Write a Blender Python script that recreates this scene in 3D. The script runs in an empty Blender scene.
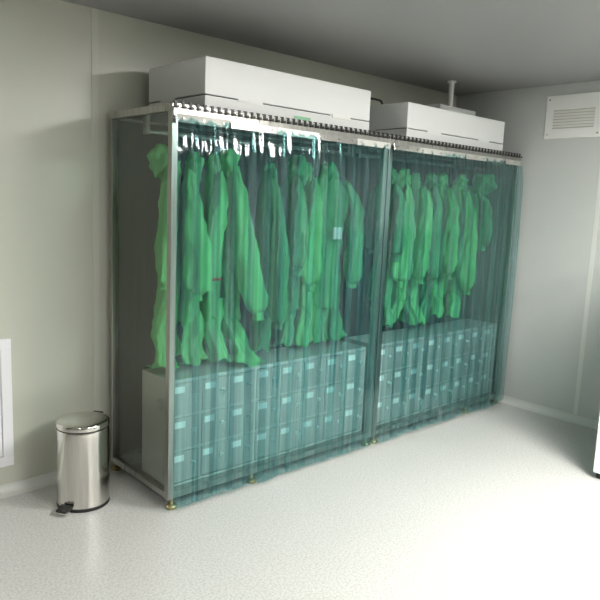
import bpy, bmesh, math, random
from mathutils import noise
from mathutils import Vector, Matrix
scene = bpy.context.scene
col = scene.collection
rnd = random.Random(7)
PI = math.pi

W1, W2, DEP, HT = 1.655, 1.690, 0.684, 2.14     # cabinet widths, depth, height
WALL_Y, WALL_X, CEIL = 0.720, 3.393, 2.691
ROOM_X0, ROOM_Y0 = -4.4, -5.2

# ---------------------------------------------------------------- materials
def mat(name, color, rough=.5, metal=0., spec=.5, coat=0.):
    m = bpy.data.materials.new(name); m.use_nodes = True
    b = m.node_tree.nodes['Principled BSDF']
    b.inputs['Base Color'].default_value = (*color, 1)
    b.inputs['Roughness'].default_value = rough
    b.inputs['Metallic'].default_value = metal
    b.inputs['Specular IOR Level'].default_value = spec
    b.inputs['Coat Weight'].default_value = coat
    b.inputs['Coat Roughness'].default_value = .12
    return m
def N(m, t, **kw):
    n = m.node_tree.nodes.new(t)
    for k, v in kw.items(): setattr(n, k, v)
    return n
def L(m, a, b): m.node_tree.links.new(a, b)
def mottled(m, c1, c2, scale, stretch=(1, 1, 1), detail=3, lo=.35, hi=.65, bump=0., rough=None):
    """noise driven base colour (and bump) in object space"""
    b = m.node_tree.nodes['Principled BSDF']
    tc = N(m, 'ShaderNodeTexCoord'); mp = N(m, 'ShaderNodeMapping'); mp.inputs['Scale'].default_value = stretch
    no = N(m, 'ShaderNodeTexNoise'); no.inputs['Scale'].default_value = scale; no.inputs['Detail'].default_value = detail
    cr = N(m, 'ShaderNodeValToRGB'); cr.color_ramp.elements[0].position = lo; cr.color_ramp.elements[1].position = hi
    cr.color_ramp.elements[0].color = (*c1, 1); cr.color_ramp.elements[1].color = (*c2, 1)
    L(m, tc.outputs['Object'], mp.inputs[0]); L(m, mp.outputs[0], no.inputs['Vector']); L(m, no.outputs['Fac'], cr.inputs[0])
    L(m, cr.outputs[0], b.inputs['Base Color'])
    if bump:
        bp = N(m, 'ShaderNodeBump'); bp.inputs['Strength'].default_value = bump; bp.inputs['Distance'].default_value = .002
        L(m, no.outputs['Fac'], bp.inputs['Height']); L(m, bp.outputs[0], b.inputs['Normal'])
    if rough:
        mr = N(m, 'ShaderNodeMapRange'); mr.inputs['To Min'].default_value = rough[0]; mr.inputs['To Max'].default_value = rough[1]
        L(m, no.outputs['Fac'], mr.inputs['Value']); L(m, mr.outputs[0], b.inputs['Roughness'])
    return m

M = {}
M['wall'] = mottled(mat('wall_panel_paint', (.5, .52, .45), .28, 0, .5), (.53, .54, .46), (.55, .56, .48), 1.5, bump=.03)
M['wall_white'] = mottled(mat('white_wall_panel_paint', (.5, .52, .45), .28, 0, .5), (.53, .545, .525), (.55, .565, .545), 1.5, bump=.03)
M['wall_far'] = mat('low_bounce_wall_paint', (.22, .225, .21), .4)  # unseen left and front walls, darkened to cut light bounced onto the cabinets
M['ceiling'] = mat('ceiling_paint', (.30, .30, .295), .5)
M['cove'] = mat('white_cove', (.66, .67, .63), .3, .0)
M['joint'] = mat('panel_joint', (.58, .59, .52), .35)
M['steel'] = mottled(mat('brushed_steel', (.5, .5, .48), .3, 1.), (.36, .355, .33), (.47, .465, .435), 40, (1, 1, .05), rough=(.22, .38))
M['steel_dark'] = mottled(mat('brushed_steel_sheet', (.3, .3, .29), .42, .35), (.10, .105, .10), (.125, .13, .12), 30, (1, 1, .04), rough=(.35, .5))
M['chrome'] = mottled(mat('polished_steel', (.72, .70, .66), .12, 1.), (.66, .64, .60), (.74, .72, .68), 60, (1, 1, .06), rough=(.10, .2))
M['plate'] = mat('clip_plate_steel', (.85, .83, .80), .22, 1.)
M['locker'] = mottled(mat('locker_door_paint', (.5, .52, .5), .35, .3), (.40, .395, .38), (.49, .485, .465), 25, (1, 1, .06), rough=(.3, .45))
M['locker_body'] = mat('locker_carcass_paint', (.56, .565, .545), .4, .3)
M['ffu'] = mat('white_coated_steel', (.80, .81, .80), .4, 0.)
M['ffu_grey'] = mat('filter_frame_white', (.74, .75, .74), .4, 0.)
M['dark'] = mat('black_plastic', (.015, .015, .015), .4)
M['darkgap'] = mat('dark_gasket', (.05, .05, .05), .7)
M['white'] = mat('white_plastic', (.82, .82, .79), .4)
M['white2'] = mat('white_enamel', (.85, .85, .88), .3)
M['paper'] = mat('paper_label', (.88, .9, .88), .6)
M['ink'] = mat('grey_ink', (.25, .3, .28), .6)
M['green_label'] = mat('green_sticker', (.30, .60, .38), .5)
M['brass'] = mat('brass_foot', (.38, .31, .16), .35, .7)
M['red'] = mat('red_tie', (.55, .07, .03), .6)
M['wire'] = mat('hanger_wire', (.35, .37, .36), .35, .8)

# floor: speckled vinyl
m = mat('speckled_vinyl', (.7, .7, .67), .32); b = m.node_tree.nodes['Principled BSDF']
tc = N(m, 'ShaderNodeTexCoord')
n1 = N(m, 'ShaderNodeTexNoise'); n1.inputs['Scale'].default_value = 95; n1.inputs['Detail'].default_value = 4
n2 = N(m, 'ShaderNodeTexVoronoi'); n2.inputs['Scale'].default_value = 95
n3 = N(m, 'ShaderNodeTexNoise'); n3.inputs['Scale'].default_value = 2.2
for n in (n1, n2, n3): L(m, tc.outputs['Object'], n.inputs['Vector'])
r1 = N(m, 'ShaderNodeValToRGB'); r1.color_ramp.elements[0].position = .38; r1.color_ramp.elements[1].position = .56
r1.color_ramp.elements[0].color = (.48, .475, .45, 1); r1.color_ramp.elements[1].color = (.60, .60, .585, 1)
r2 = N(m, 'ShaderNodeValToRGB'); r2.color_ramp.elements[0].position = .10; r2.color_ramp.elements[1].position = .26
r2.color_ramp.elements[0].color = (.72, .70, .66, 1); r2.color_ramp.elements[1].color = (1, 1, 1, 1)
r3 = N(m, 'ShaderNodeValToRGB'); r3.color_ramp.elements[0].color = (.95, .95, .94, 1); r3.color_ramp.elements[1].color = (1, 1, 1, 1)
mx = N(m, 'ShaderNodeMixRGB', blend_type='MULTIPLY'); mx.inputs[0].default_value = 1
mx2 = N(m, 'ShaderNodeMixRGB', blend_type='MULTIPLY'); mx2.inputs[0].default_value = 1
L(m, n1.outputs['Fac'], r1.inputs[0]); L(m, n2.outputs['Distance'], r2.inputs[0]); L(m, n3.outputs['Fac'], r3.inputs[0])
L(m, r1.outputs[0], mx.inputs[1]); L(m, r2.outputs[0], mx.inputs[2]); L(m, mx.outputs[0], mx2.inputs[1]); L(m, r3.outputs[0], mx2.inputs[2])
L(m, mx2.outputs[0], b.inputs['Base Color']); M['floor'] = m

# gown cloth
def cloth(name, c, c2):
    m = mat(name, c, .75, 0, .25); b = m.node_tree.nodes['Principled BSDF']
    mottled(m, c, c2, 9, (1, 1, .35), 4, bump=.5)
    tr = N(m, 'ShaderNodeBsdfTranslucent'); tr.inputs[0].default_value = (*c2, 1)
    ms = N(m, 'ShaderNodeMixShader'); ms.inputs[0].default_value = .28
    out = m.node_tree.nodes['Material Output']
    L(m, b.outputs[0], ms.inputs[1]); L(m, tr.outputs[0], ms.inputs[2]); L(m, ms.outputs[0], out.inputs[0])
    return m
M['gown'] = cloth('green_gown_cloth', (.18, .64, .23), (.27, .80, .33))
M['gown2'] = cloth('deep_green_gown_cloth', (.10, .42, .19), (.16, .55, .26))

# clear sheets
def sheet(name, tint, haze, hazecol, rough, ribs=0, gl=1., ior=1.42):
    m = bpy.data.materials.new(name); m.use_nodes = True; nt = m.node_tree; nt.nodes.clear()
    out = N(m, 'ShaderNodeOutputMaterial'); t = N(m, 'ShaderNodeBsdfTransparent'); t.inputs[0].default_value = (*tint, 1)
    d = N(m, 'ShaderNodeBsdfDiffuse'); d.inputs[0].default_value = (*hazecol, 1)
    g = N(m, 'ShaderNodeBsdfGlossy'); g.inputs['Roughness'].default_value = rough; g.inputs[0].default_value = (gl, gl, gl, 1)
    f = N(m, 'ShaderNodeFresnel'); ge = N(m, 'ShaderNodeNewGeometry'); io = N(m, 'ShaderNodeMapRange'); io.inputs['To Min'].default_value = ior; io.inputs['To Max'].default_value = 1 / ior
    L(m, ge.outputs['Backfacing'], io.inputs['Value']); L(m, io.outputs[0], f.inputs[0])      # a thin sheet: same reflectance from both faces
    m1 = N(m, 'ShaderNodeMixShader'); m2 = N(m, 'ShaderNodeMixShader'); m1.inputs[0].default_value = haze
    L(m, t.outputs[0], m1.inputs[1]); L(m, d.outputs[0], m1.inputs[2]); L(m, f.outputs[0], m2.inputs[0])
    L(m, m1.outputs[0], m2.inputs[1]); L(m, g.outputs[0], m2.inputs[2]); L(m, m2.outputs[0], out.inputs[0])
    if ribs:
        tc = N(m, 'ShaderNodeTexCoord'); mp = N(m, 'ShaderNodeMapping'); mp.inputs['Scale'].default_value = (1, .001, .012)
        no = N(m, 'ShaderNodeTexNoise'); no.inputs['Scale'].default_value = ribs; no.inputs['Detail'].default_value = 3
        L(m, tc.outputs['Object'], mp.inputs[0]); L(m, mp.outputs[0], no.inputs['Vector'])
        bp = N(m, 'ShaderNodeBump'); bp.inputs['Strength'].default_value = .45; bp.inputs['Distance'].default_value = .004
        L(m, no.outputs['Fac'], bp.inputs['Height']); L(m, bp.outputs[0], g.inputs['Normal']); L(m, bp.outputs[0], f.inputs['Normal'])
        cr = N(m, 'ShaderNodeValToRGB'); cr.color_ramp.elements[0].position = .36; cr.color_ramp.elements[1].position = .64
        cr.color_ramp.elements[0].color = (*[c * (.86 + .03 * k) for k, c in enumerate(tint)], 1); cr.color_ramp.elements[1].color = (*[min(1, c * 1.03) for c in tint], 1)
        L(m, no.outputs['Fac'], cr.inputs[0]); L(m, cr.outputs[0], t.inputs[0])
        mr = N(m, 'ShaderNodeMapRange'); mr.inputs['From Min'].default_value = .3; mr.inputs['From Max'].default_value = .7
        mr.inputs['To Min'].default_value = haze * .25; mr.inputs['To Max'].default_value = haze * 2.2
        L(m, no.outputs['Fac'], mr.inputs['Value']); L(m, mr.outputs[0], m1.inputs[0])
    return m
M['pvc'] = sheet('blue_green_clear_pvc', (.81, .915, .90), .019, (.22, .62, .66), .08, ribs=42, ior=1.33)
M['glass'] = sheet('clear_acrylic', (.86, .875, .85), .01, (.6, .65, .6), .03)

def emis(name, c, s):
    m = bpy.data.materials.new(name); m.use_nodes = True; nt = m.node_tree; nt.nodes.clear()
    o = N(m, 'ShaderNodeOutputMaterial'); e = N(m, 'ShaderNodeEmission'); e.inputs[0].default_value = (*c, 1); e.inputs[1].default_value = s
    L(m, e.outputs[0], o.inputs[0]); return m
M['lock'] = mat('lock_metal', (.78, .80, .80), .35, .35)
M['lamp'] = emis('lamp_diffuser', (1, .985, .945), 50)

# ---------------------------------------------------------------- helpers
def link(name, me, material, parent=None):
    o = bpy.data.objects.new(name, me); col.objects.link(o)
    if material: me.materials.append(material)
    if parent: o.parent = parent
    return o
class MB:
    def __init__(s): s.v = []; s.f = []
    def add(s, v, f):
        k = len(s.v); s.v += [tuple(p) for p in v]; s.f += [tuple(i + k for i in q) for q in f]; return s
    def box(s, a, b):
        (x0, y0, z0), (x1, y1, z1) = a, b
        v = [(x, y, z) for z in (z0, z1) for y in (y0, y1) for x in (x0, x1)]
        return s.add(v, [(0, 2, 3, 1), (4, 5, 7, 6), (0, 1, 5, 4), (2, 6, 7, 3), (0, 4, 6, 2), (1, 3, 7, 5)])
    def cyl(s, p, q, r, r2=None, n=16):
        r2 = r if r2 is None else r2
        p, q = Vector(p), Vector(q); d = (q - p).normalized()
        a = d.orthogonal().normalized(); b = d.cross(a); v = []
        for c, rr in ((p, r), (q, r2)):
            for i in range(n):
                t = 2 * PI * i / n; v.append(c + a * rr * math.cos(t) + b * rr * math.sin(t))
        f = [(i, (i + 1) % n, n + (i + 1) % n, n + i) for i in range(n)]
        return s.add(v, f + [tuple(range(n))[::-1], tuple(range(n, 2 * n))])
    def tube(s, pts, r, n=8):
        pts = [Vector(p) for p in pts]; v = []; f = []; a = None
        for k, p in enumerate(pts):
            d = (pts[min(k + 1, len(pts) - 1)] - pts[max(k - 1, 0)]).normalized()
            a = (d.orthogonal() if a is None else (a - d * a.dot(d))).normalized(); b = d.cross(a)
            for i in range(n):
                t = 2 * PI * i / n; v.append(p + (a * math.cos(t) + b * math.sin(t)) * r)
        for k in range(len(pts) - 1):
            for i in range(n):
                f.append((k * n + i, k * n + (i + 1) % n, (k + 1) * n + (i + 1) % n, (k + 1) * n + i))
        f += [tuple(range(n))[::-1], tuple(range((len(pts) - 1) * n, len(pts) * n))]
        return s.add(v, f)
    def lathe(s, prof, c=(0, 0), n=48, cap0=True, cap1=True):
        v = []; f = []
        for r, z in prof:
            for i in range(n):
                t = 2 * PI * i / n; v.append((c[0] + r * math.cos(t), c[1] + r * math.sin(t), z))
        for k in range(len(prof) - 1):
            for i in range(n):
                f.append((k * n + i, k * n + (i + 1) % n, (k + 1) * n + (i + 1) % n, (k + 1) * n + i))
        if cap0: f.append(tuple(range(n))[::-1])
        if cap1: f.append(tuple(range((len(prof) - 1) * n, len(prof) * n)))
        return s.add(v, f)
    def loft(s, rings, closed=True):
        n = len(rings[0]); v = [p for r in rings for p in r]; f = []
        for k in range(len(rings) - 1):
            for i in range(n if closed else n - 1):
                f.append((k * n + i, k * n + (i + 1) % n, (k + 1) * n + (i + 1) % n, (k + 1) * n + i))
        return s.add(v, f)
    def build(s, name, material, parent=None, bevel=0, smooth=False, solid=0, sub=0):
        me = bpy.data.meshes.new(name); me.from_pydata([tuple(p) for p in s.v], [], s.f); me.update()
        bm = bmesh.new(); bm.from_mesh(me); bmesh.ops.recalc_face_normals(bm, faces=bm.faces); bm.to_mesh(me); bm.free()
        if smooth:
            for p in me.polygons: p.use_smooth = True
        o = link(name, me, material, parent)
        if solid: md = o.modifiers.new('solid', 'SOLIDIFY'); md.thickness = solid; md.offset = 0
        if sub: md = o.modifiers.new('sub', 'SUBSURF'); md.levels = sub; md.render_levels = sub
        if bevel:
            md = o.modifiers.new('bevel', 'BEVEL'); md.width = bevel; md.segments = 2; md.limit_method = 'ANGLE'
        if smooth == 'auto':
            md = o.modifiers.new('es', 'EDGE_SPLIT'); md.split_angle = math.radians(35)
        return o
def tag(o, label, cat, group=None):
    o['label'] = label; o['category'] = cat
    if group: o['group'] = group
    return o
def thing(name, loc, label, cat, group=None):
    o = bpy.data.objects.new(name, None); o.location = loc; o.empty_display_size = .1; col.objects.link(o)
    return tag(o, label, cat, group)
def struct(o): o['kind'] = 'structure'; return o
def copy_tree(o, parent=None):
    c = o.copy(); col.objects.link(c)
    if parent: c.parent = parent
    for ch in list(o.children): copy_tree(ch, c)
    return c

# ---------------------------------------------------------------- room
T = .08
struct(MB().box((ROOM_X0 - T, ROOM_Y0 - T, -T), (WALL_X + T, WALL_Y + T, 0)).build('floor', M['floor']))
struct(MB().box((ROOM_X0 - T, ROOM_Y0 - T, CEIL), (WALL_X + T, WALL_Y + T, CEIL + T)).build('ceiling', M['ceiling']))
struct(MB().box((ROOM_X0 - T, WALL_Y, 0), (WALL_X + T, WALL_Y + T, CEIL)).build('wall_back', M['wall']))
struct(MB().box((WALL_X, ROOM_Y0, 0), (WALL_X + T, WALL_Y, CEIL)).build('wall_right', M['wall_white']))
struct(MB().box((ROOM_X0 - T, ROOM_Y0, 0), (ROOM_X0, WALL_Y, CEIL)).build('wall_left', M['wall_far']))
struct(MB().box((ROOM_X0 - T, ROOM_Y0 - T, 0), (WALL_X + T, ROOM_Y0, CEIL)).build('wall_front', M['wall_far']))
def cove(p, q, nrm, name):
    """rounded cove strip: quarter profile along the foot of a wall"""
    p, q, n = Vector(p), Vector(q), Vector(nrm); r = .05
    prof = [(0.001, 0.0), (r, 0.0), (r * .92, .004)]
    for k in range(7):
        t = k / 6 * PI / 2; prof.append((r * (1 - math.sin(t)) * .85 + .004, .006 + r * (1 - math.cos(t)) * .95))
    prof += [(.004, .056), (.001, .058)]
    rings = [[c + n * a + Vector((0, 0, z)) for a, z in prof] for c in (p, q)]
    mb = MB().loft(rings); k = len(prof)
    mb.f += [tuple(range(k)), tuple(range(k, 2 * k))[::-1]]
    return struct(mb.build(name, M['cove'], smooth='auto'))
cove((ROOM_X0, WALL_Y, .0005), (WALL_X, WALL_Y, .0005), (0, -1, 0), 'baseboard_back')
cove((WALL_X, WALL_Y - .06, .0005), (WALL_X, ROOM_Y0, .0005), (-1, 0, 0), 'baseboard_right')
cove((ROOM_X0, ROOM_Y0, .0005), (ROOM_X0, WALL_Y - .06, .0005), (1, 0, 0), 'baseboard_left')
# vertical joint strips between wall panels
for k, (a, b) in enumerate([((-.085, WALL_Y - .004, .06), (-.045, WALL_Y, CEIL)), ((-1.24, WALL_Y - .004, .06), (-1.2, WALL_Y, CEIL))]):
    struct(MB().box(a, b).build('trim_%d' % (k + 1), M['joint'], bevel=.0015))
struct(MB().box((WALL_X - .003, -.675, .06), (WALL_X, -.64, CEIL)).build('trim_3', M['cove'], bevel=.001))

# ---------------------------------------------------------------- garment cabinets
PS = .038
def bracket(mb, x, s):
    mb.box((x, .295, 2.006), (x + s * .004, .325, 2.10)); mb.box((x, .295, 2.006), (x + s * .03, .325, 2.012))
def cabinet(x0, w, label, mid, left_panel, right_panel):
    root = thing('garment_cabinet', (x0, 0, 0), label, 'cabinet', 'stainless steel garment cabinets')
    W = w - .012
    for px in (0, W - PS):
        for py in (0, DEP - PS):
            MB().box((px, py, .055), (px + PS, py + PS, 2.10)).build('post', M['steel'], root, bevel=.003)
    # top frame rails stack on the posts
    MB().box((0, 0, 2.10), (W, PS, HT)).build('top_rail', M['steel'], root, bevel=.003)
    MB().box((0, DEP - PS, 2.10), (W, DEP, HT)).build('top_rail', M['steel'], root, bevel=.003)
    for px in (0, W - PS):
        MB().box((px, PS, 2.10), (px + PS, DEP - PS, HT)).build('top_rail', M['steel'], root, bevel=.003)
        MB().box((px, PS, .06), (px + PS, DEP - PS, .095)).build('bottom_rail', M['steel'], root, bevel=.003)
    MB().box((PS, 0, .06), (W - PS, PS, .095)).build('bottom_rail', M['steel'], root, bevel=.003)
    MB().box((PS, DEP - PS, .06), (W - PS, DEP, .095)).build('bottom_rail', M['steel'], root, bevel=.003)
    MB().box((PS, PS, .08), (W - PS, DEP - PS, .0945)).build('base_shelf', M['steel'], root)
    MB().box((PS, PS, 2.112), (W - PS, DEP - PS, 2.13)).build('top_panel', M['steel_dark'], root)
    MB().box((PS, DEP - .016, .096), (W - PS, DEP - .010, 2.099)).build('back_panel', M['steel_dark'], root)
    if left_panel: MB().box((.016, PS, .096), (.021, DEP - PS, 2.099)).build('side_panel', M['glass'], root)
    if right_panel: MB().box((W - .021, PS, .096), (W - .016, DEP - PS, 2.099)).build('side_panel', M['glass'], root)
    for fx, fy in ((.034, .02), (W - .034, .02), (.034, DEP - .02), (W - .034, DEP - .02), (mid, .02)):
        z1 = .061
        MB().lathe([(.029, 0), (.032, .004), (.032, .014), (.026, .022), (.012, .026), (.009, .03), (.009, z1)], (fx, fy), 24).build('foot', M['brass'], root, smooth='auto')
    rod = MB().cyl((.024, .31, 2.02), (W - .024, .31, 2.02), .0125).build('hanging_rod', M['steel'], root, smooth='auto')
    for x, s in ((.022, 1), (W - .022, -1)):
        mb = MB()
        mb.box((x, .296, 2.004), (x + s * .022, .324, 2.0074)); mb.box((x, .292, 2.004), (x + s * .022, .296, 2.111)); mb.box((x, .324, 2.004), (x + s * .022, .328, 2.111))
        mb.build('rod_bracket', M['steel'], rod)
    return root
cabinet(0, W1, 'left stainless steel garment cabinet with clear end panel, nearer the pedal bin', .585, True, False)
cabinet(W1, W2, 'right stainless steel garment cabinet, its far end against the vent wall', 2.835 - W1, False, True)

# ---------------------------------------------------------------- locker banks
def locker_bank(x0, w, label):
    root = thing('locker_bank', (x0, .06, .096), label, 'lockers', 'banks of small lockers inside the cabinets')
    H, D = .605, .30; nx, nz = 8, 3; e = .012
    cw = (w - e) / nx; ch = (H - .02) / nz
    mb = MB()
    mb.box((0, .02, 0), (w, D, H))                                     # carcass core
    for i in range(nx + 1):
        mb.box((i * cw, 0, 0), (i * cw + e, .0195, H))
    for i in range(nx):
        for j in range(nz + 1):
            mb.box((i * cw + e + .0002, 0.0004, j * ch), (i * cw + cw - .0002, .0192, j * ch + e))
    mb.box((e + .001, 0.0004, nz * ch + e), (w - e - .001, .0192, H))
    mb.build('carcass', M['locker_body'], root)
    for j in range(nz):
        for i in range(nx):
            a = (i * cw + e + .002, -.003, j * ch + e + (.008 if j == 0 else .002)); b = (i * cw + cw - .002, .016, j * ch + ch - .003)
            d = MB().box(a, b).build('locker_door', M['locker'], root, bevel=.002)
            lx, lz = b[0] - .042 + rnd.uniform(-.003, .003), (a[2] + b[2]) / 2 + .012
            MB().cyl((lx, -.003, lz), (lx, -.012, lz), .012, n=16).cyl((lx, -.012, lz), (lx, -.0145, lz), .009, n=16).build('lock', M['lock'], d, smooth='auto')
            if rnd.random() < .75:
                t = rnd.uniform(-.5, .5); s, c = math.sin(t), math.cos(t)
                kx, ky, kz = lx, -.0165, lz
                k = MB().box((kx - .0015, ky - .009, kz - .006), (kx + .0015, ky + .0018, kz + .006))
                k.cyl((kx - .0015 + s * .01, ky - .014, kz - .002), (kx + .002 + s * .01, ky - .016, kz - .002), .010, n=12)
                k.tube([(kx, ky - .012, kz - .006), (kx + s * .012, ky - .012, kz - .022), (kx + s * .02, ky - .006, kz - .036)], .0028, 6)
                k.build('key', M['lock'], d, smooth='auto')
            ax = a[0] + .012 + rnd.uniform(-.003, .006); az = b[2] - .018 + rnd.uniform(-.004, .003)
            lw, lh = .068, .036
            lb = MB().box((ax, -.0042, az - lh), (ax + lw, -.0031, az)).build('name_label', M['paper'], d)
    return root
locker_bank(.042, W1 - .095, 'left bank of small grey lockers, standing beside the clear end panel')
locker_bank(W1 + .052, W2 - .105, 'right bank of small grey lockers, the one nearer the vent wall')

# ---------------------------------------------------------------- strip curtains
def strip_curtain(x0, w, label, seed):
    r = random.Random(seed)
    root = thing('strip_curtain', (x0, -.04, .03), label, 'curtain', 'clear strip curtains on the cabinet fronts')
    inv = Vector((0, .04, -.03))
    def B(mb): mb.v = [(p[0], p[1] + .04, p[2] - .03) for p in mb.v]; return mb
    B(MB().box((.004, -.010, 2.075), (w - .012, -.0005, 2.115))).build('header_rail', M['steel'], root, bevel=.001)
    n = round((w - .02) / .30); pw = (w - .03) / n                     # polished clamp plates
    for i in range(n):
        tilt = [.006, -.005, .008, -.005, .001][(i + seed) % 5]
        a, b = .006 + i * pw + .003, .006 + (i + 1) * pw - .003
        mb = MB(); z0, z1 = 2.047, 2.086; y0 = -.030
        v = [(a, y0 - .003 + tilt, z0), (b, y0 - .003 + tilt, z0), (b, y0 - .003, z1), (a, y0 - .003, z1),
             (a, y0 + tilt, z0), (b, y0 + tilt, z0), (b, y0, z1), (a, y0, z1)]
        mb.add(v, [(0, 1, 2, 3), (7, 6, 5, 4), (0, 4, 5, 1), (3, 2, 6, 7), (0, 3, 7, 4), (1, 5, 6, 2)])
        p = B(mb).build('clamp_plate', M['plate'], root, bevel=.001)
        for q in (.12, .5, .88):
            mb = MB(); mb.cyl((a + (b - a) * q, y0 - .003 + tilt * .5, 2.066), (a + (b - a) * q, y0 - .008 + tilt * .5, 2.066), .006, n=10)
            B(mb).build('rivet', M['steel'], p)
    k = round(w / .043)
    for i in range(k):                                                 # hooks over the rail
        x = .02 + i * (w - .05) / (k - 1)
        mb = MB(); h = .009
        h = .008; mb.box((x - h, -.0045, 2.1155), (x + h, -.0005, 2.1455)); mb.box((x - h, -.0045, 2.1457), (x + h, .012, 2.149))
        mb.box((x - h, -.020, 2.1155), (x + h, -.0047, 2.119)); mb.box((x - h, -.023, 2.1155), (x + h, -.0202, 2.127))
        B(mb).build('hook', M['dark'], root)
    pitch = .118; ns = round((w - .05) / pitch); pitch = (w - .07 - .075) / (ns - 1)
    for i in range(ns):
        cx = .07 + i * pitch; hw = .082 + r.uniform(-.006, .006)
        lay = (i % 2); bulge = r.uniform(.007, .013) * (1 if not lay else .8); ph = r.uniform(0, 6); tw = r.uniform(-.006, .006); dx = r.uniform(-.016, .016)
        zb = .028 + r.uniform(-.006, .014); nz, nu = 30, 12; rings = []
        for a in range(nz + 1):
            s = a / nz; z = 2.074 + (zb - 2.074) * s
            ring = []
            pin = 1 - .22 * math.exp(-s * 9)
            for side in (0, 1):
                for q in range(nu + 1):
                    u = -1 + 2 * (q if side == 0 else nu - q) / nu
                    x = cx + u * hw * pin + dx * s + .004 * math.sin(5 * s + ph)
                    x = min(max(x, .006), w - .014)
                    y = -.024 - lay * .006 * min(1, s * 12) + bulge * min(1, .3 + s * 6) * (u * u - 1) * (1 + .25 * math.sin(7 * s + ph)) \
                        + .0016 * math.sin(9 * u + ph) + tw * u * s + .003 * math.sin(3.1 * s + ph) * s
                    tt = min(1, max(0, (2.075 - z) / .17)); y -= .016 * tt * tt * (3 - 2 * tt) - .003 * math.exp(-s * 14) * math.sin(4 * u + ph)
                    ring.append((x, y - .002 * side, z))
            rings.append(ring)
        mb = MB().loft(rings); c = len(rings[0])
        mb.f += [tuple(range(c))[::-1], tuple(range(nz * c, nz * c + c))]
        B(mb).build('hanging_strip', M['pvc'], root, smooth='auto')
    return root
strip_curtain(0, W1, 'blue-green clear strip curtain on the left cabinet, nearer the bin', 0)
strip_curtain(W1, W2, 'blue-green clear strip curtain on the right cabinet, next to the vent wall', 3)

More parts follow.
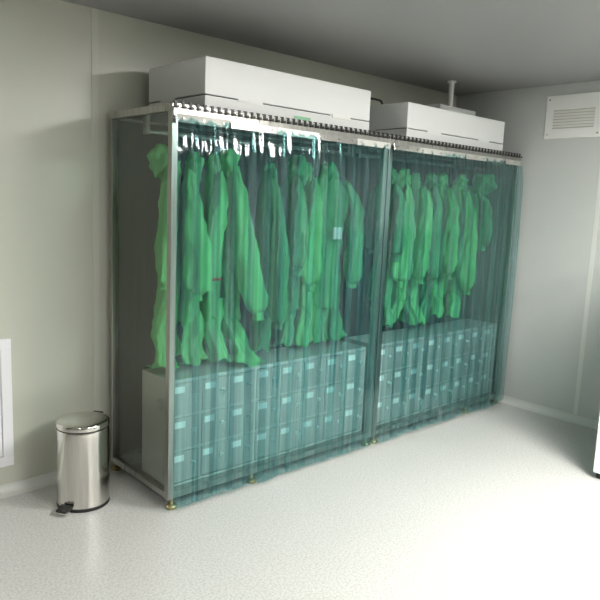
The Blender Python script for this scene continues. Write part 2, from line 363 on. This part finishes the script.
# ---------------------------------------------------------------- green gowns
def interp(tab, s):
    for (a, va), (b, vb) in zip(tab, tab[1:]):
        if s <= b:
            t = (s - a) / (b - a) if b > a else 0; t = t * t * (3 - 2 * t)
            return va + (vb - va) * t
    return tab[-1][1]
def soft(v, lo, hi):
    return min(max(v, lo), hi)
ROD_Y = .31
def gown(X, ang, hem, label, seed, sl=.70, lean=(0, 0), body=.16, deep=False, hood=(.0, -.06, .0), hr=.085, drape=0, tie=False, badge=False, slw=.058, fsl=None, hg=None):
    """coverall hung from a hanger; ang turns the shoulder line away from the rod's normal"""
    r = random.Random(seed)
    root = thing('protective_gown', (X, ROD_Y, 1.9), label, 'gown', 'green gowns hanging in the cabinets')
    m = M['gown2'] if deep else M['gown']
    ca, sa = math.cos(ang), math.sin(ang)
    def W(a, b, z):                                    # a = along shoulders (towards front), b = sideways
        x = X + a * sa + b * ca; y = ROD_Y - a * ca + b * sa
        lo = .030 if z > .73 else .030
        q = noise.noise(Vector((x * 14 + seed, y * 14, z * 4.5))) * .013 + noise.noise(Vector((x * 34, y * 34 + seed, z * 16 + x * 30))) * .011
        q2 = noise.noise(Vector((x * 13, y * 15 + seed, z * 5 + 9))) * .013 + noise.noise(Vector((x * 30 + 7, y * 30, z * 20 - x * 25))) * .011
        x += q; y += q2
        return (soft(x, .036, 3.27) - X, soft(y, .040, .655) - ROD_Y, z - 1.9)
    ztop = 1.875
    # body down to the crotch, then two legs
    wa = [(0, .05), (.06, .095), (.16, .150), (.5, .125), (1, .130)]
    wb = [(0, .036), (.08, .044), (.2, .048), (.6, .048), (1, .054)]
    f1, f2, f3 = r.uniform(0, 6), r.uniform(0, 6), r.uniform(0, 6); n = 64; rings = []
    K = 40; zc = .97; zb_ = max(zc, hem)
    for k in range(K + 1):
        s = k / K; z = ztop + (zb_ - ztop) * s; A = interp(wa, s) * body / .16; Bq = interp(wb, s); ring = []
        for i in range(n):
            t = 2 * PI * i / n
            fold = 1 + (.03 + .07 * s) * math.sin(7 * t + f1 + 1.5 * s) + (.02 + .05 * s) * math.sin(11 * t + f2 - 2.2 * s) + .05 * math.sin(5 * t + 9 * s + f3) + .035 * math.sin(19 * t + 5 * s)
            a = A * math.cos(t) * (.75 + .25 * fold) + lean[0] * s * s * .4; b = Bq * math.sin(t) * fold + lean[1] * s * .4 + .012 * math.sin(8 * s + f1)
            ring.append(W(a, b, z + .02 * s * math.sin(3 * t + f3)))
        rings.append(ring)
    MB().loft(rings).build('gown_body', m, root, smooth=True, solid=.0015)
    if hem < zc - .1:
        for sgn in (1, -1):
            rings = []; ph = r.uniform(0, 6); la = lean[0] + sgn * (.02 + .03 * drape) + r.uniform(-.03, .03); lb = lean[1] + r.uniform(-.08, .08) * (1 + drape)
            hm = hem + (0 if sgn > 0 else r.uniform(0, .05))
            for k in range(31):
                s = k / 30; z = 1.10 + (hm - 1.10) * s; q = s * s * .8; ring = []
                e = max(0, (s - .86) / .14) * drape
                for i in range(40):
                    t = 2 * PI * i / 40
                    fo = 1 + (.06 + .12 * s) * math.sin(5 * t + ph + 2 * s) + (.04 + .08 * s) * math.sin(9 * t - 3 * s + ph) + .06 * math.sin(4 * t + 14 * s)
                    a = sgn * .058 * body / .16 + la * q + lean[0] * .4 + (.042 + .018 * min(1, s * 3) + .035 * e) * math.cos(t) * fo
                    b = lb * q + lean[1] * .4 + .014 * math.sin(7 * s + ph) + (.036 + .014 * min(1, s * 3) + .03 * e) * math.sin(t) * fo
                    ring.append(W(a, b, max(z + .03 * s * math.sin(2 * t + ph), hem)))
                rings.append(ring)
            MB().loft(rings).build('trouser_leg', m, root, smooth=True, solid=.0015)
    # placket along the front closing
    # sleeves
    for sgn in (1, -1):
        ln = sl * (1 if sgn > 0 else r.uniform(.9, 1)); K2 = 26
        sw = (fsl if (fsl is not None and sgn > 0) else r.uniform(-.03, .03)); ph = r.uniform(0, 6); sg = r.uniform(-.015, .02)
        rings = []; endc = None
        for k in range(K2 + 1):
            s = k / K2; z = 1.825 - ln * s
            a0 = sgn * (.125 + .085 * min(1, s * 4) + .012 * math.sin(3 * s + ph)) * (body / .16); b0 = sw * s + .010 * math.sin(5 * s + ph)
            ra = interp([(0, .028), (.15, .045), (.6, .055), (.88, .062), (.97, .050), (1, .034)], s)
            rb = interp([(0, .020), (.15, .036), (.6, slw), (.88, slw * 1.12), (.97, slw * .85), (1, .030)], s); ring = []
            for i in range(32):
                t = 2 * PI * i / 32
                fo = 1 + .12 * math.sin(4 * t + ph + 3 * s) + .07 * math.sin(7 * t + 11 * s + ph) + .05 * math.sin(3 * t - 17 * s)
                ring.append(W(a0 + ra * math.cos(t) * fo, b0 + rb * math.sin(t) * fo, z - .012 * math.cos(t + ph)))
            rings.append(ring); endc = (a0, b0, z)
        s_ = MB().loft(rings).build('sleeve', m, root, smooth=True, solid=.0015)
        a0, b0, z = endc; rings = []
        for k in range(6):
            s = k / 5
            rings.append([W(a0 + (.032 - .004 * math.sin(PI * s)) * math.cos(2 * PI * i / 24) * (1 + .05 * (i % 2)), b0 + (.028 - .004 * math.sin(PI * s)) * math.sin(2 * PI * i / 24) * (1 + .05 * (i % 2)), z + .006 - .05 * s) for i in range(24)])
        MB().loft(rings).build('cuff', m, s_, smooth=True, solid=.002)
        if tie and sgn > 0:
            rings = [[W(a0 + (.062) * math.cos(2 * PI * i / 20), b0 + .060 * math.sin(2 * PI * i / 20), z + .034 - .014 * s) for i in range(20)] for s in (0, 1)]
            MB().loft(rings).build('tie', M['red'], s_, smooth=True, solid=.003)['label'] = 'red tie round the sleeve'
    # hood hanging crumpled at the neck
    rings = []; ha, hb, hz = hood; ph = r.uniform(0, 6)
    for k in range(1, 16):
        v = PI * k / 16; ring = []
        for i in range(36):
            t = 2 * PI * i / 36
            q = hr * (1 + .13 * math.sin(3 * t + 4 * v + ph) + .10 * math.sin(5 * v - 2 * t + ph) + .06 * math.sin(8 * t + 3 * v) + .05 * math.sin(11 * v + t))
            ring.append(W(ha + q * math.sin(v) * math.cos(t), hb + q * .8 * math.sin(v) * math.sin(t), min(1.875 + hz + q * 1.1 * math.cos(v), 1.97)))
        rings.append(ring)
    mb = MB().loft(rings); c = 36; mb.f += [tuple(range(c)), tuple(range(14 * c, 15 * c))[::-1]]
    mb.build('hood', m, root, smooth=True)
    if badge:
        q = [W(.03, -.100, 1.52), W(.085, -.100, 1.52), W(.085, -.098, 1.44), W(.03, -.098, 1.44)]
        q2 = [W(.03, -.088, 1.52), W(.085, -.088, 1.52), W(.085, -.086, 1.44), W(.03, -.086, 1.44)]
        MB().add(q + q2, [(0, 1, 2, 3), (7, 6, 5, 4), (0, 4, 5, 1), (1, 5, 6, 2), (2, 6, 7, 3), (3, 7, 4, 0)]).build('badge_patch', M['cove'], root)['label'] = 'pale badge patch on the chest'
    # its hanger
    h = thing('clothes_hanger', (X, ROD_Y, 2.02), hg, 'hanger', 'wire hangers on the rods')
    pts = [Vector((math.sin(t) * .0165 * 1, math.cos(t) * .0165, 0)) for t in [PI * x / 10 for x in range(-7, 11)]]
    hook = [(0, p.x, p.y) for p in pts]
    hook = [(0, .0165 * math.sin(t), .0165 * math.cos(t)) for t in [-.65 * PI + 1.65 * PI * x / 14 for x in range(15)]] + [(0, .004, -.03), (0, 0, -.05), (0, 0, -.105)]
    MB().tube(hook, .0022, 6).build('hook', M['wire'], h)
    def HW(a, z): return (a * sa, -a * ca, z)
    MB().tube([HW(0, -.105), HW(.06, -.125), HW(.12, -.165), HW(.15, -.195), HW(.13, -.205), HW(0, -.205), HW(-.13, -.205), HW(-.15, -.195), HW(-.12, -.165), HW(-.06, -.125), HW(0, -.105)], .0025, 6).build('shoulder_wire', M['wire'], h)
    return root

LEFT = [
 (.195, -.70, .735, 'green gown at the left end, bunched hood showing past the front post', dict(sl=.60, hood=(-.04, -.07, .0), hr=.080, drape=1.0, slw=.045, fsl=.0, lean=(.02, -.06), body=.12)),
 (.320, -.50, .735, 'green gown second from the left end, broad front sleeve closed at the cuff', dict(sl=.66, hood=(-.05, .02, .0), hr=.055, drape=.3, fsl=.02, slw=.064)),
 (.470, -.45, .730, 'green gown third from the left end, front sleeve fastened with a red tie', dict(sl=.62, hood=(0, -.01, .0), hr=.05, drape=.6, tie=True, fsl=-.04, slw=.055)),
 (.600, -.55, .708, 'bright green gown fourth from the left end, hem piled on the locker tops', dict(sl=.80, hood=(.02, -.02, .02), hr=.070, drape=1.6, fsl=.15, slw=.072)),
 (.890, -.50, .725, 'green gown fifth from the left end, long narrow sleeve beside the piled hem', dict(sl=.88, hood=(-.02, .0, -.02), hr=.055, deep=True, fsl=.05, slw=.048)),
 (1.070, -.35, .74, 'green gown sixth from the left end, big crumpled hood high on its shoulder', dict(sl=.56, hood=(.09, .01, .0), hr=.085, deep=True, slw=.045)),
 (1.220, -.55, .73, 'green gown seventh from the left end, just before the one with the badge patch', dict(sl=.67, hood=(.0, -.01, -.01), hr=.055, fsl=0, slw=.066)),
 (1.400, 1.15, .74, 'dark green gown with a pale badge patch, rightmost in the left cabinet', dict(sl=.68, hood=(.0, .0, .0), hr=.065, deep=True, badge=True, fsl=-.04, slw=.055, drape=.5)),
]
RIGHT = [
 (2.020, -.30, .78, 'green gown leftmost in the right cabinet, beside the middle posts', dict(sl=.50, hood=(.03, 0, 0), hr=.065, deep=True, slw=.045)),
 (2.190, -.50, .80, 'bright green gown second in the right cabinet, wide sleeve swung to the left', dict(sl=.70, hood=(.02, 0, .0), hr=.07, slw=.080, fsl=-.07)),
 (2.340, -.45, .76, 'green gown third in the right cabinet, narrow straight sleeve', dict(sl=.68, hood=(0, 0, 0), hr=.05, slw=.050, fsl=0)),
 (2.520, -.50, .77, 'green gown fourth in the right cabinet, right of the narrow straight sleeve', dict(sl=.70, hood=(.03, 0, 0), hr=.06, slw=.050, fsl=-.02, deep=True)),
 (2.660, -.40, .80, 'green gown fifth in the right cabinet, left of the longest sleeve', dict(sl=.66, hood=(.03, 0, 0), hr=.06, slw=.055, fsl=.02)),
 (2.900, -.45, .78, 'green gown sixth in the right cabinet, its sleeve reaching lowest', dict(sl=.80, hood=(.03, .02, .01), hr=.06, slw=.062, fsl=.05)),
 (3.130, -.10, 1.05, 'short deep green gown nearest the vent wall, round hood on top', dict(sl=.45, hood=(.10, .02, .03), hr=.10, deep=True, body=.12, slw=.035)),
]
for i, (x, a, hem, lab, kw) in enumerate(LEFT + RIGHT):
    nm = lab.split(',')[0].split(' hanging')[0]
    side = 'left' if i < 8 else 'right'
    order = ['first', 'second', 'third', 'fourth', 'fifth', 'sixth', 'seventh', 'eighth'][i if i < 8 else i - 8]
    gown(x, a, hem, lab, 40 + i, hg='thin wire hanger, %s from the left on the %s cabinet rod, inside a green gown' % (order, side), **kw)

# ---------------------------------------------------------------- fan filter units on top
def ffu(x0, x1, label, slots, ztop, extra):
    root = thing('fan_filter_unit', (x0, .05, HT), label, 'filter unit', 'fan filter units on the cabinets')
    w, d = x1 - x0, .585
    MB().box((0, 0, .006), (w, d, .070)).build('filter_frame', M['ffu_grey'], root, bevel=.003)
    MB().box((.01, .01, .0705), (w - .01, d - .01, .0755)).build('gasket', M['darkgap'], root)
    hs = MB().box((0, 0, .076), (w, d, ztop - HT)).build('housing', M['ffu'], root, bevel=.004)
    # joint is covered by flush clips except where the dark slots show
    edges = [0.0] + [v - x0 for s in slots for v in s] + [w]
    for a, b in zip(edges[::2], edges[1::2]):
        if b - a > .01: MB().box((a + .001, -.0012, .064), (b - .001, .003, .082)).build('joint_cover', M['ffu'], root)
    MB().box((-.0012, .30, .064), (.003, .45, .082)).build('joint_cover', M['ffu'], root)
    MB().box((.03, .03, -.0), (w - .03, d - .03, .006)).build('seal', M['darkgap'], root)
    if extra == 'label':
        MB().box((.62, -.0025, .018), (.75, -.0003, .036)).build('sticker', M['green_label'], root)['label'] = 'small green sticker'
        MB().box((.93, -.006, .058), (1.09, -.0015, .084)).build('latch', M['white'], root, bevel=.001)
    return root
ffu(.225, 1.50, 'left fan filter unit, white with green sticker, on top of the left cabinet', [(.225, .437), (.611, 1.138), (1.316, 1.50)], 2.405, 'label')
ffu(1.885, 3.130, 'right fan filter unit, white, under the control box on the right cabinet', [(1.899, 2.113), (2.281, 2.765), (2.922, 3.129)], 2.388, None)
cb = thing('control_box', (2.53, .26, 2.388), 'low white control box lying on the right fan filter unit', 'electrical box')
MB().box((0, 0, 0), (.49, .2, .085)).build('box_body', M['ffu_grey'], cb, bevel=.004)
MB().box((.02, -.004, .02), (.47, -.0005, .07)).build('cover_plate', M['ffu'], cb, bevel=.001)
pp = thing('conduit', (2.80, .36, 2.473), 'white vertical conduit rising from the control box to the ceiling', 'pipe')
MB().cyl((0, 0, 0.012), (0, 0, CEIL - 2.473 - .012), .022, n=20).build('pipe', M['white'], pp, smooth='auto')
MB().cyl((0, 0, 0), (0, 0, .012), .034, n=20).build('collar', M['white'], pp, smooth='auto')
MB().cyl((0, 0, CEIL - 2.473 - .012), (0, 0, CEIL - 2.473), .036, n=20).build('collar', M['white'], pp, smooth='auto')
pc = MB().tube([(1.50, .30, 2.345), (1.56, .30, 2.35), (1.62, .30, 2.385), (1.70, .30, 2.412), (1.80, .30, 2.418), (1.86, .30, 2.416), (1.885, .30, 2.412), (1.90, .30, 2.396)], .008, 8).build('power_cable', M['dark'], None, smooth=True)
tag(pc, 'short black power cable bridging the gap between the two fan filter units', 'cable')

# ---------------------------------------------------------------- wall items
v = thing('air_vent', (WALL_X, -.40, 2.268), 'white louvred air vent high on the right wall', 'vent')
fy0, fy1, fz0, fz1 = -.225, .235, 0, .335           # local: y towards the back wall is +
iy0, iy1, iz0, iz1 = -.165, .175, .075, .222
mb = MB()
mb.box((-.012, fy0, fz0), (-.0005, fy1, iz0)); mb.box((-.012, fy0, iz1), (-.0005, fy1, fz1))
mb.box((-.012, fy0, iz0), (-.0005, iy0, iz1)); mb.box((-.012, iy1, iz0), (-.0005, fy1, iz1))
mb.build('vent_frame', M['white'], v)
MB().box((-.003, iy0, iz0), (-.0006, iy1, iz1)).build('backing', mat('vent_shadow_paint', (.55, .53, .46), .6), v)
for k in range(6):
    z = iz0 + .012 + k * (iz1 - iz0 - .012) / 6
    mb = MB(); yy0, yy1 = iy0 + .001, iy1 - .001
    vv = [(-.003, yy0, z + .012), (-.003, yy1, z + .012), (-.011, yy1, z - .004), (-.011, yy0, z - .004),
          (-.003, yy0, z + .0145), (-.003, yy1, z + .0145), (-.011, yy1, z - .0005), (-.011, yy0, z - .0005)]
    mb.add(vv, [(0, 1, 2, 3), (7, 6, 5, 4), (0, 4, 5, 1), (1, 5, 6, 2), (2, 6, 7, 3), (3, 7, 4, 0)])
    mb.build('louvre', M['white'], v)
for y, z in ((fy0 + .025, .03), (fy1 - .025, .03), (fy0 + .025, .305), (fy1 - .025, .305)):
    MB().cyl((-.012, y, z), (-.0145, y, z), .007, n=12).build('screw', M['plate'], v)

# return air grille low on the back wall, cut by the picture's left edge
g = thing('return_air_grille', (-.862, WALL_Y, .165), 'white framed grille low on the back wall left of the bin', 'vent')
GW, GH = .302, .72
mb = MB(); y0, y1 = -.016, -.0005; fr = .055
mb.box((-GW, y0, 0), (GW, y1, fr)); mb.box((-GW, y0, GH - fr), (GW, y1, GH)); mb.box((-GW, y0, fr), (-GW + fr, y1, GH - fr)); mb.box((GW - fr, y0, fr), (GW, y1, GH - fr))
mb.build('grille_frame', M['white2'], g, bevel=.002)
MB().box((-GW + fr, -.004, fr), (GW - fr, -.0006, GH - fr)).build('backing', M['cove'], g)
mb = MB()
mb.box((-GW + fr + .005, -.013, fr + .008), (GW - fr - .005, -.0045, GH - fr - .005)); mb.build('inner_panel', M['white2'], g, bevel=.002)

# ---------------------------------------------------------------- pedal bin
b0 = thing('pedal_bin', (-.306, .375, 0), 'round polished steel pedal bin on the floor left of the cabinets', 'bin')
R_ = .137; HB = .435
MB().lathe([(R_ - .004, .0), (R_ + .002, .002), (R_ + .002, .014), (R_ - .004, .016)], n=64).build('base_ring', M['dark'], b0, smooth='auto')
prof = [(R_ - .003, .016), (R_, .020)] + [(R_, .02 + (HB - .03) * k / 8) for k in range(1, 9)] + [(R_ - .002, HB)]
MB().lathe(prof, n=72).build('bin_body', M['chrome'], b0, smooth='auto')
MB().lathe([(R_ - .006, HB), (R_ - .001, HB + .001), (R_ - .001, HB + .008), (R_ - .006, HB + .009)], n=64).build('lid_seal', M['dark'], b0, smooth='auto')
lid = [(R_ + .001, HB + .009), (R_ + .002, HB + .012), (R_ + .002, HB + .030), (R_ - .002, HB + .036)] + [(R_ * math.cos(a) * .97, HB + .036 + .012 * math.sin(a)) for a in [k * PI / 2 / 8 for k in range(1, 8)]] + [(.004, HB + .0485)]
MB().lathe(lid, n=72).build('lid', M['chrome'], b0, smooth='auto')
ang = math.atan2(-.43, -.73)                           # pedal faces the room
def rt(mb, a=ang):
    c, s = math.cos(a), math.sin(a); mb.v = [(p[0] * c - p[1] * s, p[0] * s + p[1] * c, p[2]) for p in mb.v]; return mb
pd = MB(); v8 = [(R_ + .004, -.034, .030), (R_ + .062, -.030, .022), (R_ + .062, .030, .022), (R_ + .004, .034, .030), (R_ + .004, -.034, .046), (R_ + .062, -.030, .032), (R_ + .062, .030, .032), (R_ + .004, .034, .046)]
pd.add(v8, [(0, 3, 2, 1), (4, 5, 6, 7), (0, 1, 5, 4), (1, 2, 6, 5), (2, 3, 7, 6), (3, 0, 4, 7)])
pdl = rt(pd).build('pedal', M['dark'], b0, bevel=.004)
rt(MB().box((R_ - .004, -.026, .010), (R_ + .05, -.016, .022)).box((R_ - .004, .016, .010), (R_ + .05, .026, .022)).box((R_ + .046, -.026, .010), (R_ + .054, .026, .022))).build('pedal_arm', M['chrome'], pdl, bevel=.002)
hb = math.radians(35)
rt(MB().box((R_ - .002, -.035, HB - .03), (R_ + .018, .035, HB + .022)).box((R_ + .002, -.028, HB + .022), (R_ + .03, .028, HB + .032)), hb).build('hinge', M['dark'], b0, bevel=.003)

# ---------------------------------------------------------------- white cabinet at the right edge
c0 = thing('white_cupboard', (2.385, -1.25, 0), 'white cupboard on small black feet, cut off by the right edge of the picture', 'cupboard')
cw, cd, chh = .99, .62, 1.5
MB().box((.0, -cd, .035), (cw, 0, chh)).build('carcass', M['white2'], c0, bevel=.004)
for k in (0, 1):
    d = MB().box((-.02, -cd + .004 + k * cd / 2, .045), (-.001, -cd + cd / 2 - .004 + k * cd / 2, chh - .01)).build('door', M['white2'], c0, bevel=.003)
    MB().box((-.036, -cd / 2 + (-.05 if k == 0 else .035), .95), (-.0205, -cd / 2 + (-.035 if k == 0 else .05), 1.1)).build('handle', M['steel'], d, bevel=.003)
for fx in (.03, cw - .03):
    for fy in (-.03, -cd + .03):
        MB().cyl((fx, fy, 0), (fx, fy, .035), .022, n=16).build('foot', M['dark'], c0, smooth='auto')

# ---------------------------------------------------------------- ceiling lights (recessed panels, one an added fill)
def lamp(x, y, lab, w=1.2, d=.6):
    r = thing('ceiling_light', (x, y, CEIL), lab, 'lamp', 'ceiling light panels behind the camera')
    mb = MB(); t = .03
    mb.box((-w / 2 - t, -d / 2 - t, -.012), (w / 2 + t, -d / 2, -.0005)).box((-w / 2 - t, d / 2, -.012), (w / 2 + t, d / 2 + t, -.0005))
    mb.box((-w / 2 - t, -d / 2, -.012), (-w / 2, d / 2, -.0005)).box((w / 2, -d / 2, -.012), (w / 2 + t, d / 2, -.0005))
    mb.build('light_frame', M['white'], r)
    MB().box((-w / 2, -d / 2, -.008), (w / 2, d / 2, -.001)).build('diffuser', M['lamp'], r)
lamp(1.62, -2.45, 'rectangular ceiling light panel out in front of the right cabinet', .6, 1.2)
lamp(-2.3, -2.2, 'small added fill light panel on the ceiling to the left of the camera', .6, .3)  # added fill panel, lifts the shaded right wall and floor
lamp(.45, -3.90, 'rectangular ceiling light panel at the back of the room')

w = bpy.data.worlds.new('World'); scene.world = w; w.use_nodes = True
w.node_tree.nodes['Background'].inputs[0].default_value = (.8, .85, .9, 1); w.node_tree.nodes['Background'].inputs[1].default_value = .05

# ---------------------------------------------------------------- camera
yaw, pitch, roll, f = .741503600246002, -.1494871398307946, .040852557932796976, 650.897
cy, sy, cp, sp = math.cos(yaw), math.sin(yaw), math.cos(pitch), math.sin(pitch)
F = Vector((sy * cp, cy * cp, sp)); R = Vector((cy, -sy, 0)); U = R.cross(F)
R2 = math.cos(roll) * R + math.sin(roll) * U; U2 = -math.sin(roll) * R + math.cos(roll) * U
cam = bpy.data.objects.new('camera', bpy.data.cameras.new('camera')); col.objects.link(cam)
cam.data.sensor_width = 36; cam.data.lens = f / 600 * 36; cam.data.clip_start = .05
Mx = Matrix.Identity(4)
for i in range(3): Mx[i][0], Mx[i][1], Mx[i][2] = R2[i], U2[i], -F[i]
Mx.translation = Vector((-1.740227, -2.889462, 1.679681)); cam.matrix_world = Mx
scene.camera = cam
scene.cycles.transparent_max_bounces = 40
scene.cycles.max_bounces = 10
vs = scene.view_settings
vs.view_transform = 'Standard'; vs.look = 'None'; vs.gamma = 1; vs.use_curve_mapping = False; vs.exposure = .48
